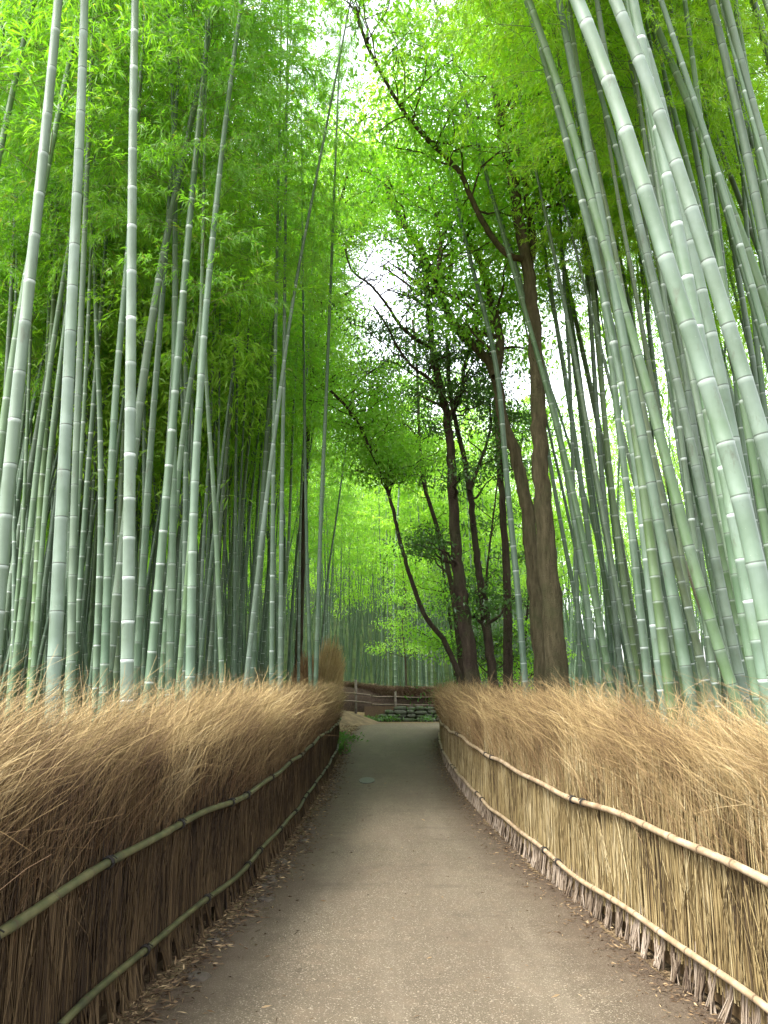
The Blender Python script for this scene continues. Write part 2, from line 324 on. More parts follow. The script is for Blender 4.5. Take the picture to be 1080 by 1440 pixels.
# ---------------------------------------------------------------- roadside brush fences
def fence(side,label):
    Xs=XR if side>0 else XL; y0=-.6 if side>0 else -.6; y1=29.0 if side>0 else 19.5
    out=side     # direction away from the path
    root=empty('brush_fence',(float(interp(y0,YS,Xs)),y0,0))
    r0=np.array(root.location)
    FX=lambda Y: np.interp(Y,cy_,cx_)
    cx_,cy_=smooth_curve(Xs,YS,y0,y1,200)
    def weighted(n,p=1.0):      # more strands near
        u=rng.random(n); a=1.6
        k=(y1+a)/(y0+a+.01)
        return (y0+a)*(k**u)-a if side==0 else y0+(y1-y0)*u**1.7
    lean=1.0
    # core
    cm=MB(); ys=np.linspace(y0,y1,120); x=FX(ys)
    prof=[(.03,.03),(.035,.75),(.07,1.0),(.22,1.12),(.38,1.0),(.34,.03)]
    V=np.stack([np.stack([x+out*a,ys,np.full_like(ys,b)+.02*np.sin(ys*5)*(b>.9)],-1) for a,b in prof],1)
    k=len(prof); i=np.arange(len(ys)-1)[:,None];j=np.arange(k-1)[None]
    cm.add(V-r0,np.stack([i*k+j,(i+1)*k+j,(i+1)*k+j+1,i*k+j+1],-1)); cm.build('core',[M['darkfill' if side<0 else 'darkfillR']],root)  # left core takes the darker fill, its shade painted in
    # panel of upright reeds between ground and the bushy top
    pmb=MB(); Np=15000; Y=weighted(Np); h0=.10+rng.random(Np)*.05; h1=.85+rng.random(Np)*.3
    off=out*(.025-rng.random(Np)*.03); n=4; tt=np.linspace(0,1,n)
    P=np.empty((Np,n,3)); sk=rng.normal(size=Np)*.035
    for q_ in range(n):
        P[:,q_,1]=Y+sk*tt[q_]+rng.normal(size=Np)*.004; P[:,q_,2]=h0+(h1-h0)*tt[q_]; P[:,q_,0]=FX(P[:,q_,1])+off+out*.01*tt[q_]+rng.normal(size=Np)*.003
    thick=(.0022+.0022*rng.random(Np))*(1+np.clip(Y-5,0,20)*.06)
    strands(pmb,P-r0,np.repeat(thick[:,None],n,1)*np.array([1.2,1,.9,.7]),3)
    # crossing stray stems
    Ns=1500; Y=weighted(Ns); P=np.empty((Ns,n,3)); sk=rng.normal(size=Ns)*.16; h0=.15+rng.random(Ns)*.4; L=.2+.4*rng.random(Ns)
    for q_ in range(n):
        P[:,q_,1]=Y+sk*tt[q_]*L*2; P[:,q_,2]=h0+L*tt[q_]; P[:,q_,0]=FX(P[:,q_,1])-out*(.008+.02*rng.random(Ns)*tt[q_])
    strands(pmb,P-r0,np.repeat((.0012+.0018*rng.random(Ns))[:,None],n,1),3)
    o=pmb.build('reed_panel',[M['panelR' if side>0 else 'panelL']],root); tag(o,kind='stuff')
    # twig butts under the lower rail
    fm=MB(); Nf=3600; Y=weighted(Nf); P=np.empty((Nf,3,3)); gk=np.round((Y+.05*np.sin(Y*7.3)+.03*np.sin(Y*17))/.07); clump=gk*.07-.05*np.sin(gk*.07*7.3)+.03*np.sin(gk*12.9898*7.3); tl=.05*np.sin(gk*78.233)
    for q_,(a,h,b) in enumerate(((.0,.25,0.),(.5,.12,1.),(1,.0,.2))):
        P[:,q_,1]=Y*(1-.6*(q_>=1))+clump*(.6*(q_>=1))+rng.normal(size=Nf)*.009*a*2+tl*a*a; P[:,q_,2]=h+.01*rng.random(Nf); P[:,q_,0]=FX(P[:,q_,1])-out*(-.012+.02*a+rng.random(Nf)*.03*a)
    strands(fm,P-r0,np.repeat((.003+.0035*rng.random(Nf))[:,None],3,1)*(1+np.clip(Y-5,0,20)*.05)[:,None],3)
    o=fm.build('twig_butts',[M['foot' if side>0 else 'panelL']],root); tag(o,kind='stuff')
    # bushy top: fine branching twigs leaning along the path
    tm=MB(); Nt=74000; n=6; tt=np.linspace(0,1,n)
    Y=weighted(Nt); off=out*(-.02+.44*rng.random(Nt))
    ao=np.abs(off)
    cl=np.sin(Y*2.1+ao*5)*.5+np.sin(Y*5.3+1-ao*9)*.35+np.sin(Y*.9+2)*.4+np.sin(Y*13+ao*17)*.25       # clumps
    c2=np.sin(Y*3.7+4+ao*12)*.6+np.sin(Y*8.1-ao*6)*.4
    P=np.empty((Nt,n,3)); base_h=.60+.5*rng.random(Nt); u=rng.random(Nt)
    L=(.40+.40*u+.09*cl)*(1-.3*(off*out<.05))
    sp_=rng.normal(size=Nt)
    ay=(.36+.28*rng.random(Nt)+.22*cl+.24*sp_)*L; ax=(-out*(.06+.26*rng.random(Nt))+out*.3*rng.random(Nt)+rng.normal(size=Nt)*.10+.12*c2)*L
    az=(1.15-.45*rng.random(Nt))*L; dr=(.0+.28*rng.random(Nt))*L
    def hsh(m,k): 
        v_=np.sin(m*12.9898+k*78.233)*43758.5453; return v_-np.floor(v_)
    tid=np.floor(Y/.10+.35*np.sin(Y*6))+137*np.floor(ao/.11+.3*np.sin(Y*4)); h1,h2,h3,h4=[hsh(tid,k) for k in (1,2,3,4)]
    L=L*(.72+.5*h1); ay=ay+(h2-.5)*.62*L; ax=ax+(h3-.5)*.42*L; pull=.35*h4
    Yc=(np.floor(Y/.10)+.5)*.10
    for q_ in range(n):
        s_=tt[q_]
        P[:,q_,1]=Y+(Yc-Y)*pull*math.sin(math.pi*min(1,s_*1.3))-.15+ay*s_**1.15+rng.normal(size=Nt)*.008*s_*2; P[:,q_,2]=np.minimum(base_h,1.0)+az*s_-dr*s_**2.6+rng.normal(size=Nt)*.008*s_*2
        P[:,q_,0]=FX(P[:,q_,1])+off+ax*s_**1.3+rng.normal(size=Nt)*.008*s_*2
    P[...,2]-=np.clip((P[...,2]-(1.13-(.09 if side>0 else 0.)*np.clip((8-Y[:,None])/3,0,1)+.08*cl[:,None]+.06*c2[:,None]+.34*rng.random((Nt,1))**2+.16*(h1[:,None]-.4))),0,1)*.55
    rr=(.0007+.0009*rng.random(Nt)**2)*(1+np.clip(Y-4,0,20)*.15)
    tw=np.clip(rng.random(Nt)*.8+.16*c2*.8+.1,0,1)
    strands(tm,P-r0,rr[:,None]*np.linspace(1.15,.5,n)[None],2,0,tw)
    # side twigs forking off
    for st in (2,3,4):
        K=14000; id_=rng.integers(0,Nt,K); c0=P[id_,st]; d0=P[id_,st+1]-c0; d0/=np.linalg.norm(d0,axis=1)[:,None]
        d0=d0+rng.normal(size=(K,3))*.38; l0=(.07+.15*rng.random(K))[:,None]
        B=np.stack([c0,c0+d0*l0*.5,c0+d0*l0+np.array([0,0,-.1])*l0],1)
        strands(tm,B-r0,(rr[id_]*.6)[:,None]*np.array([1,.8,.5]),2,0,tw[id_])
    # wispy long stems above the mass
    Nw=2300; Y=weighted(Nw); P=np.empty((Nw,n,3)); L=.3+.55*rng.random(Nw)**2; off=out*(.05+.4*rng.random(Nw)); ax=rng.normal(size=Nw)*.35; ay=(.1+.8*rng.random(Nw)+.25*rng.normal(size=Nw))
    for q_ in range(n):
        s_=tt[q_]; P[:,q_,1]=Y+ay*L*s_**1.3; P[:,q_,2]=1.0+L*(s_-.3*s_**2.5); P[:,q_,0]=FX(P[:,q_,1])+off+ax*L*s_**1.4
    strands(tm,P-r0,(.0009*(1+np.clip(Y-4,0,20)*.12))[:,None]*np.linspace(1.2,.5,n)[None],3)
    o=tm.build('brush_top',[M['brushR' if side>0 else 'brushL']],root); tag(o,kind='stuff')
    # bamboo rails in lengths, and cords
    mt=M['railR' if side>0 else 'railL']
    for h,rr_,ph in ((.72,.019,0.),(.205,.017,1.1)):
        y=y0+ph*.6; 
        while y<y1-.3:
            e=min(y+3.1+.5*R.random(),y1)
            s_=np.linspace(y,e+.06,50); hz=h+.012*np.sin(s_*1.7+ph)+.008*np.sin(s_*3.9)+(.05*np.exp(-((s_-12)/3.)**2) if h>.5 else 0)
            P=np.stack([FX(s_)-out*(.035+.006*np.sin(s_*2.3)),s_,hz],-1)
            va=s_/.33+R.random(); fr=np.abs((va+.5)%1-.5)
            tube(MB_:=MB(),P-r0,rr_*(1+.0*fr)*(1+.16*(fr<.06))*(1+np.clip(s_-8,0,14)*.02),9,0,va,cap=True)
            ob=MB_.build('rail',[mt],root)
            # cord ties
            for yc in np.arange(y+.15,e,1.0 if side<0 else 3.0):
                a0=P[np.argmin(np.abs(s_-yc))]; ty=MB()
                for dy in (-.012,0,.012):
                    th_=np.linspace(0,2*math.pi,12); tube(ty,np.stack([np.full(12,0.)+np.cos(th_)*(rr_+.006),np.full(12,dy),np.sin(th_)*(rr_+.006)],-1)+a0-r0,.004,5)
                tube(ty,np.array([[0,0,rr_],[-out*.012,.012,rr_+.012],[-out*.03,.03,rr_-.006]])+a0-r0,.003,5)
                ty.build('cord_tie',[M['cord']],ob)
            y=e
    tag(root,label,'fence',kind=None)
fence(-1,'low brush fence in dark shade left of the path, with green bamboo rails')
fence(1,'low brush fence with pale straw-coloured bamboo rails along the right edge of the path')
# ---------------------------------------------------------------- bamboo
def culm_mesh(mb,P,r0,H0,spacing=.3,k=10,taper=1.35,off=None):
    """P: centreline points from the ground up; resampled so that rings sit at every node"""
    P=np.asarray(P,float)
    d=np.concatenate([[0],np.cumsum(np.linalg.norm(np.diff(P,axis=0),axis=1))]); L=d[-1]
    u=np.linspace(0,L,140); P=np.stack([np.interp(u,d,P[:,c]) for c in range(3)],-1)
    for _ in range(3):
        for c in range(3): P[:,c]=np.convolve(np.pad(P[:,c],5,mode='reflect',reflect_type='odd'),np.ones(11)/11,'valid')
    d=np.concatenate([[0],np.cumsum(np.linalg.norm(np.diff(P,axis=0),axis=1))]); L=d[-1]
    s=[];v=[];rr=[]; x=0;i=0
    while x<L:
        sp_=spacing*(.62+.5*min(1,x/3.5)+.25*min(1,x/9))*R.uniform(.86,1.14); 
        for f,b in ((0,1.0),(.5,.99),(.955,1.0),(.985,1.04)):
            s.append(x+f*sp_); v.append(i+f); rr.append(b)
        x+=sp_; i+=1
    s=np.array(s);m=s<=L; s=s[m];v=np.array(v)[m];rr=np.array(rr)[m]
    Q=np.stack([np.interp(s,d,P[:,c]) for c in range(3)],-1)
    r=r0*rr*(1-.80*np.clip(s/H0,0,1)**taper)
    tube(mb,Q,r,k,0,v)
    return Q,s
def spline(P,n=60):
    P=np.asarray(P,float); d=np.concatenate([[0],np.cumsum(np.linalg.norm(np.diff(P,axis=0),axis=1))])
    t=np.linspace(0,d[-1],n); m=np.gradient(P,d,axis=0) if len(P)>2 else np.repeat((P[1]-P[0])[None]/d[-1],2,0)
    out=[]
    for x in t:
        k=min(max(np.searchsorted(d,x)-1,0),len(d)-2); h=d[k+1]-d[k]; u=(x-d[k])/h
        out.append((2*u**3-3*u**2+1)*P[k]+(u**3-2*u**2+u)*h*m[k]+(-2*u**3+3*u**2)*P[k+1]+(u**3-u**2)*h*m[k+1])
    return np.array(out)
def crown_mesh(seed,L=7.5,clusters=7,leaf=.12,wid=.017,reach=1.7,leafmat='leafL',nodes=24,sub=5):
    global rng
    keep=rng; rng=np.random.default_rng(seed)
    mb=MB(); hs=np.linspace(.1,L*.98,nodes)
    # the thin top of the culm
    P=[];rr=[]
    BP=[];BR=[];LP=[];LD=[]
    az=rng.random()*6.28
    for h in hs:
        f=h/L
        l=reach*(1.0-.72*f**1.6)*(.55+.45*min(1,f*5))
        for s_ in (0,1):
            a=az+s_*(.9+rng.random()*.8)+rng.normal()*.35
            le=l*(.75+.5*rng.random())
            up=.55+.35*rng.random()
            d=np.array([math.cos(a),math.sin(a),0.])
            t=np.linspace(0,1,6)[:,None]
            B=np.array([0,0,h])+d*le*t+np.array([0,0,1.])*(up*le*t-.62*le*t**2.2)
            B[1:]+=rng.normal(size=(5,3))*.03
            BP.append(B);BR.append(np.linspace(.006,.0015,6))
            for k in range(sub):
                u=.25+.75*(k+rng.random())/sub; ip=u*5; i0=min(int(ip),4); c0=B[i0]*(1-ip+i0)+B[i0+1]*(ip-i0)
                sd=d+rng.normal(size=3)*.65; sd[2]=sd[2]*.5+.1; sd/=np.linalg.norm(sd); sl=(.28+.4*rng.random())*(1-.3*f)
                t4=np.linspace(0,1,4)[:,None]; S=c0+sd*sl*t4+np.array([0,0,-1])*.3*sl*t4**2
                BP.append(np.vstack([S,S[-1:],S[-1:]])[:6]);BR.append(np.linspace(.002,.001,6))
                for c in range(clusters):
                    w=(c+.6*rng.random()+.3)/clusters; q=c0+sd*sl*w+np.array([0,0,-1])*.3*sl*w*w+rng.normal(size=3)*.035
                    m_=rng.integers(3,6)
                    for e in range(m_):
                        LP.append(q+rng.normal(size=3)*.012); ld=sd*.8+rng.normal(size=3)*.6; ld[2]-=.35; LD.append(ld)
        az+=math.pi+rng.normal()*.4
    strands(mb,np.array(BP),np.array(BR),3,0)
    LP=np.array(LP);LD=np.array(LD);n=len(LP)
    leaves(mb,LP,LD,leaf*(.7+.6*rng.random(n)),wid*(.8+.5*rng.random(n)),1)
    me=mb.mesh('foliage',[M['branchlet'],M[leafmat]])
    rng=keep; return me
CR={}
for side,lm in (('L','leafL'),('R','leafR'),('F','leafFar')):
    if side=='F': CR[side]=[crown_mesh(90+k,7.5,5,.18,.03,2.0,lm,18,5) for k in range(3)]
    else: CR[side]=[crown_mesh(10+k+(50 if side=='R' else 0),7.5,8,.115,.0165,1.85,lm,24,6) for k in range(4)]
bamboo_n=0
def align(o,d,spin):
    from mathutils import Vector
    q=Vector(d).to_track_quat('Z','Y'); e=q.to_matrix()
    from mathutils import Matrix
    o.rotation_euler=(e@Matrix.Rotation(spin,3,'Z')).to_euler()
GAPS=[]
OPEN=[(400,112,80),(510,40,70),(520,385,78)]
def proj(p):
    p=np.asarray(p,float); x,y,z=p[...,0],p[...,1],p[...,2]-CH; dep=y*cp+z*sp
    return 540+FPX*x/dep,720-FPX*(-y*sp+z*cp)/dep
def in_clearing(p,k=1.):
    a,b=proj(p); return any(math.hypot(a-u,b-v)<r*k for u,v,r in OPEN)
def put_crown(root,base,direc,side,scale,tint):
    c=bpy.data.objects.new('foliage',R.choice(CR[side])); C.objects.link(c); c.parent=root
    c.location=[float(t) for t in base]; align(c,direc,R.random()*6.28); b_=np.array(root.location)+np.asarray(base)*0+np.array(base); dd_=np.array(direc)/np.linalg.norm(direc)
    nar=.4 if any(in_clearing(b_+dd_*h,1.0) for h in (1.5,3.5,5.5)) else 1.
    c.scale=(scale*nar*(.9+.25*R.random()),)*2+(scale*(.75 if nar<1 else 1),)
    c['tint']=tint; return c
def bamboo(px_pts,dia_px,label,tint=.2,bloom=.5,ring=.5,dia=.11,crown_from=7.5,H=14.5,side='L',Y=None,group=None,spacing=.3,crown=True):
    """px_pts surveyed from the photo, lowest first; stands at its real distance Y"""
    if Y is None: Y=dia*FPX/dia_px
    P=np.array([at(x,y,Y=Y) for x,y in px_pts])
    # reach the ground along the lowest stretch (straightened)
    k=min(2,len(P)-1); d=(P[0]-P[k]); g0=float(gz(P[0][0],Y)); 
    b=P[0]+d*((P[0][2]-g0)/max(-d[2],1e-3)*1.0)
    if P[0][2]>g0+.05: P=np.vstack([b,P])
    P[0][2]=min(P[0][2],g0)-.05
    # carry on upward, easing back toward the vertical a little
    d=P[-1]-P[-2]; d/=np.linalg.norm(d)
    top=P[-1]; 
    while top[2]<H-.5:
        d=d+np.array([0,0,.012]); d/=np.linalg.norm(d); top=top+d*1.0; P=np.vstack([P,top])
    # a gentle lean in depth
    P=spline(P,90); r0=P[0].copy()
    yaw=R.uniform(-.25,.25); hh=np.clip(P[:,2]-g0,0,None); P[:,1]+=yaw*(hh/10)**2*0
    root=empty('bamboo',r0); mb=MB()
    culm_mesh(mb,P-r0,dia/2,H*1.06,spacing,12 if Y<9 else 8,.95 if side=='L' else 1.5)
    c=mb.build('culm',[M['culm']],root); c['tint']=tint;c['bloom']=bloom;c['ring']=ring
    if crown:
        i=int(np.argmin(np.abs(P[:,2]-max(crown_from,H-7.6)))); dd=P[min(i+25,len(P)-1)]-P[i]
        put_crown(root,P[i]-r0,dd,side,(H-P[i][2])/7.5*1.05,R.random())
    tag(root,label,'bamboo',group); return root
Lb=[ # left of the path
 ([(0,820),(7,735),(17,615),(30,500),(45,370),(60,225),(75,80),(82,0)],22,'thick grey-green bamboo at the far left edge, leaning right',.1,.55,.5),
 ([(75,970),(80,850),(88,700),(95,560),(98,500),(105,330),(113,190),(116,100),(119,0)],21.5,'thickest pale blue-grey bamboo culm with dark node lines on the left side',.2,.95,.15),
 ([(178,970),(181,850),(182,700),(183,600),(184,500),(185,400),(186,250),(188,100),(190,0)],20,'tall straight pale bamboo with white rings right of the thickest left culm',.1,.8,.9),
 ([(148,920),(155,700),(165,510),(177,400),(187,250),(200,80),(206,0)],14,'darker green bamboo tucked behind the tall straight pale culm',.35,.15,.4),
 ([(238,960),(241,850),(244,650),(245,500),(246,400),(245,200),(240,80),(236,20)],13,'straight blue-green bamboo between two leaning ones in the left grove',.4,.3,.3),
 ([(268,930),(270,800),(275,650),(285,500),(292,400),(303,300),(313,200),(325,110)],15,'green bamboo bending right at its top in the middle of the left grove',.35,.4,.4),
 ([(258,950),(261,700),(261,520),(258,350),(252,250),(248,150)],10,'slim pale-ringed bamboo just left of the bending green one',.35,.45,.7),
 ([(195,900),(203,780),(210,650),(222,500),(235,330),(240,260)],13,'shaded dark bamboo slanting right beside the tall straight pale culm',.3,.1,.2),
 ([(345,970),(358,850),(372,720),(385,620),(400,505),(415,400),(427,340)],8.5,'slanting pale bamboo crossing the others nearest the path on the left',.15,.9,.4),
 ([(45,960),(50,850),(58,700),(65,550),(70,400),(72,300),(75,200)],10,'fresh green bamboo with white rings left of the thickest pale culm',.55,.4,.9),
 ([(15,940),(30,775),(40,550),(44,450)],7.5,'thin green bamboo near the left edge, lower half in view',.5,.4,.8),
 ([(20,800),(20,500),(25,300),(20,100),(17,30)],7.5,'thin bright-ringed bamboo at the far left rising to the top corner',.3,.7,1.),
 ([(97,925),(105,775),(117,600),(122,500),(126,400)],8.5,'light green bamboo directly right of the thickest left culm',.5,.6,.8),
 ([(135,940),(142,750),(141,600),(135,450),(131,310),(120,190)],11,'bamboo with a slight bow standing between the two palest left culms',.4,.35,.8),
 ([(312,950),(307,825),(300,675),(290,550),(287,450)],8.5,'slim bamboo bowing left, dark green at its foot, left grove',.5,.4,.5),
 ([(394,940),(395,850),(396,700),(399,550),(400,450)],8,'straight mid-green bamboo beside the slanting pale one',.25,.6,.4),
 ([(382,930),(383,800),(384,675),(386,560)],8,'pale ringed bamboo crossed by the slanting one',.4,.6,.8),
 ([(445,925),(449,800),(452,700),(457,600),(461,500)],7.5,'dark shaded bamboo last but one before the path on the left',.3,.0,.1),
 ([(436,935),(432,800),(430,700),(428,565),(427,480)],6.5,'thin dark bamboo just left of the standing brush bundle',.35,.0,.1),
 ([(455,880),(462,800),(470,750),(485,640),(492,590)],4,'very thin whitish bamboo leaning towards the path bend',.1,1.,.5),
 ([(100,950),(102,800),(108,600),(112,500),(118,350)],14,'dim wide bamboo half hidden behind the thickest left culm',.1,.3,.2),
 ([(3,700),(8,550),(14,450),(20,330)],11,'dim grey bamboo at the very left behind the leaning thick one',.1,.3,.3),
 ([(215,945),(225,820),(232,700),(240,560)],8,'pale narrow bamboo seen between the dark slanting one and the blue-green one',.1,.9,.4),
 ([(330,950),(330,850),(331,700),(333,560)],6,'slender dusky bamboo left of the slanting pale one',.3,.2,.4),
 ([(420,930),(421,820),(423,700),(426,640)],5,'slender pale bamboo in the gap before the brush bundle',.2,.7,.4),
 ([(66,900),(72,760),(76,640),(80,520)],6,'narrow shaded bamboo behind the fresh green one at far left',.3,.2,.4),
 ([(163,960),(165,850),(170,700),(174,600)],9,'green-brown narrow bamboo touching the left of the tall pale culm',.7,.3,.6),
 ([(282,950),(284,800),(290,700),(296,600),(300,480),(303,400)],6.5,'slender light bamboo right of the bending green one',.3,.7,.6),
]
Rb=[
 ([(1080,640),(1060,575),(1040,500),(1025,460),(1005,395),(980,320),(955,240),(930,160),(900,85),(865,0)],27,'bright thick bamboo arching from the right edge to the top, pale green with brown nodes',.15,.95,.3),
 ([(1085,900),(1072,817),(1055,733),(1035,650),(1020,605),(1000,540),(975,480),(950,425),(925,340),(905,250),(880,170),(850,90),(812,0)],30,'widest bamboo of the right grove, grey-green, sweeping up left to the top',.2,.75,.4),
 ([(1062,780),(1045,700),(1030,600),(1010,515),(985,400),(965,325),(935,160),(910,60),(885,0)],22,'thick bamboo close behind the widest right one, following its curve',.25,.7,.4),
 ([(1030,969),(1016,928),(994,867),(977,806),(955,722),(938,650),(920,575),(897,500),(880,440),(860,375),(835,300),(815,215),(795,145),(770,75),(747,10)],18,'strongly leaning green bamboo with thin brown nodes across the right grove',.58,.5,.2),
 ([(935,997),(927,942),(916,844),(906,742),(895,650),(880,550),(865,500),(850,425),(840,350),(820,295),(800,210),(775,115),(755,50)],16,'frosted bamboo with broad white rings in the middle of the right grove',.4,.9,1.),
 ([(840,964),(831,894),(822,817),(808,733),(794,650),(780,570),(760,500),(740,425),(715,340),(695,280),(670,210),(635,140),(600,75)],11,'bright smooth bamboo arching far left in front of the brown tree trunk',.5,.85,.3),
 ([(853,970),(845,894),(836,822),(827,744),(815,667),(800,560),(790,500),(765,350),(755,280),(740,200),(730,150)],10,'pale green bamboo just right of the one arching over the trunk',.45,.7,.7),
 ([(863,983),(858,886),(847,789),(830,667),(820,600),(805,500),(795,400),(787,300),(780,200)],9,'dark green narrow bamboo beside the pale pair near the brown trunk',.35,.05,.2),
 ([(873,950),(863,844),(854,742),(845,661),(838,560),(833,480),(825,380),(815,280),(805,180)],10,'grey banded bamboo left of a dark green one, right grove',.05,.7,.3),
 ([(898,997),(887,919),(876,830),(862,733),(855,650),(848,560),(842,470),(835,380),(828,280)],10,'dark green bamboo with pale rings, right grove foreground',.4,.1,.8),
 ([(915,997),(905,900),(895,817),(887,728),(877,650),(868,590),(860,500),(850,430),(835,330)],13,'light bamboo with white rings just left of the frosted one',.45,.8,1.),
 ([(974,997),(958,900),(944,830),(927,733),(910,650),(895,575),(880,500),(868,430),(860,375),(845,300)],18,'dark blue-grey thick bamboo with thin dark nodes, centre of the right grove',.28,.45,.1),
 ([(979,955),(969,900),(958,806),(947,728),(935,640),(925,560)],10,'white-ringed bamboo showing between the blue-grey and the leaning green ones',.4,.5,1.),
 ([(1027,942),(1022,900),(1013,830),(999,747),(980,650),(970,560),(962,500),(945,400),(930,320)],15,'smooth grey bamboo with dark rings right of the leaning green one',.05,.75,.1),
 ([(1000,955),(991,872),(983,747),(974,678),(965,580),(955,480)],11,'pale narrow bamboo behind the smooth grey one',.1,.9,.3),
 ([(1049,985),(1038,886),(1029,803),(1022,728),(1010,650),(995,600),(985,560)],10,'pinkish straw-coloured dead bamboo near the right edge',1.,.35,.3),
 ([(1082,985),(1072,922),(1058,867),(1047,803),(1035,740),(1022,670),(1008,600)],23,'short-jointed bamboo with bright white rings at the right edge above the brush',.4,.9,1.),
 ([(968,1010),(955,960),(944,920),(938,850),(930,760)],6,'very thin frosted bamboo rising out of the right-hand brush',.3,.95,.5),
 ([(1080,360),(1065,290),(1045,190),(1025,100),(1000,0)],19,'smooth grey bamboo in the top right corner, leaning left',.05,.6,.25),
 ([(1090,110),(1080,65),(1060,0)],16,'grey bamboo clipped by the top right corner of the picture',.05,.7,.3),
 ([(1055,650),(1040,520),(1025,425),(1015,385),(1000,310),(990,240),(975,150),(962,75),(950,0)],11,'shaded brownish-grey bamboo between the two big arching right culms and the corner',.05,.3,.3),
 ([(740,985),(730,850),(720,750),(710,650),(697,500),(685,450),(670,400),(655,340),(640,270)],10.5,'blue-green bamboo standing in front of the forked brown trunk',.35,.55,.7),
 ([(905,600),(900,500),(880,410),(860,300),(845,225),(830,150),(812,65)],10,'dark leaning bamboo seen in the gaps behind the bright right culms',.3,.05,.2),
 ([(805,640),(803,560),(800,500),(790,350),(785,200)],7,'thin shaded bamboo in the gap right of the straight trunk',.2,.2,.5),
 ([(935,500),(920,400),(905,300),(885,165),(865,90),(845,25)],8.5,'flaking pale bamboo high up between the two brightest right culms',.1,.9,.8),
 ([(1000,900),(975,830),(955,760),(940,700),(930,640)],5,'thin straw-coloured dry bamboo among the grey right culms',.95,.2,.2),
 ([(1075,620),(1068,560),(1058,500),(1045,430),(1030,330),(1015,250)],12,'grey-green bamboo at the right edge behind the corner culms',.2,.6,.4),
]
for it in Lb:
    p,w,lab,tn,bl,rg=it
    bamboo(p,w,lab,tn,bl,rg,dia=.115 if w>=9 else .085,side='L',H=14+R.random()*2,spacing=.33)
for it in Rb:
    p,w,lab,tn,bl,rg=it
    bamboo(p,w,lab,tn,bl,rg,dia=.114 if w>=9 else .08,Y=(.125 if w>=9 else .085)*FPX/w,side='R',crown_from=8.8,H=15+R.random()*2,spacing=.36)
# filler groves: copies of a few grown culms
proto=[]
for k in range(8):
    mb=MB(); h=np.linspace(0,14.5,50); bend=(.35+.5*R.random()); a=R.random()*6.28
    P=np.stack([bend*(h/10)**2.2*math.cos(a)*.6+.03*np.sin(h*.8+a),bend*(h/10)**2.2*math.sin(a)*.6+.03*np.cos(h*.7),h-.05],-1)
    culm_mesh(mb,P,.048,15,.3,8); proto.append((mb.mesh('culm',[M['culm']]),P))
placed=[]
def filler(n,xr_,yr_,side,group,label,lean,tints,cside,key):
    c=0;tries=0
    while c<n and tries<6000:
        tries+=1
        Y=yr_[0]+(yr_[1]-yr_[0])*R.random()**.9; x=R.uniform(*xr_(Y))
        if any((x-a)**2+(Y-b)**2<.32**2 for a,b in placed): continue
        if side!='F' and any(in_clearing((x+lean*h,Y,h),.9) for h in (9,11,13)): continue
        placed.append((x,Y)); c+=1
        me,P=R.choice(proto); s=.85+.35*R.random()
        root=empty('bamboo',(x,Y,float(gz(x,Y)))); root.rotation_euler=(R.gauss(0,.02),lean*(.4+R.random())+R.gauss(0,.018),0); root.scale=(s*(.75+.5*R.random()),)*2+(s,)
        cu=bpy.data.objects.new('culm',me); C.objects.link(cu); cu.parent=root; cu.rotation_euler=(0,0,R.random()*6.28)
        cu['tint']=(.95 if (side=='R' and R.random()<.04) else R.choice(tints)+R.uniform(-.06,.06)); cu['bloom']=R.random()**1.8*(.9 if side=='R' else .55); cu['ring']=R.random()  # wax bloom, raised on the right to paint in sunlit highlights
        import mathutils
        i=int(np.argmin(np.abs(P[:,2]-key(Y)))); q=mathutils.Vector(P[i]); d=mathutils.Vector(P[min(i+18,len(P)-1)]-P[i])
        Rz=mathutils.Matrix.Rotation(cu.rotation_euler[2],3,'Z'); q=Rz@q; d=Rz@d
        f=put_crown(root,q,d,cside,(14.8-P[i][2])/7.5,R.random())
        tag(root,label,'bamboo',group)
kL=lambda Y: 6.8+R.random()*1.5
kR=lambda Y: 8.8+R.random()*1.8
filler(100,lambda Y:(-2.2-.5*Y,-1.9-.03*Y),(8,24),'L','crowded bamboo in the left grove','slender green bamboo crowded among others in the shaded grove left of the path',.03,[.1,.3,.4,.55],'L',kL)
filler(27,lambda Y:(-14,-2.2),(24,34),'L','far bamboo at the back of the left grove','thin distant bamboo at the back of the left grove beyond the standing brush bundle',.02,[.1,.35,.2],'L',lambda Y:6+R.random())
filler(84,lambda Y:(2.2+.11*Y,1.9+.55*Y),(6.3,17),'R','crowded bamboo in the right grove','slim bamboo crowded behind the big culms in the bright grove right of the path',-.12,[.05,.3,.45,.7,.15,.5],'R',kR)
filler(34,lambda Y:(-9,8.5),(39,46),'F','far bamboo beyond the bend','thin far bamboo rising behind the stone wall at the bend',.0,[.1,.35,.3],'F',lambda Y:6.5+R.random())
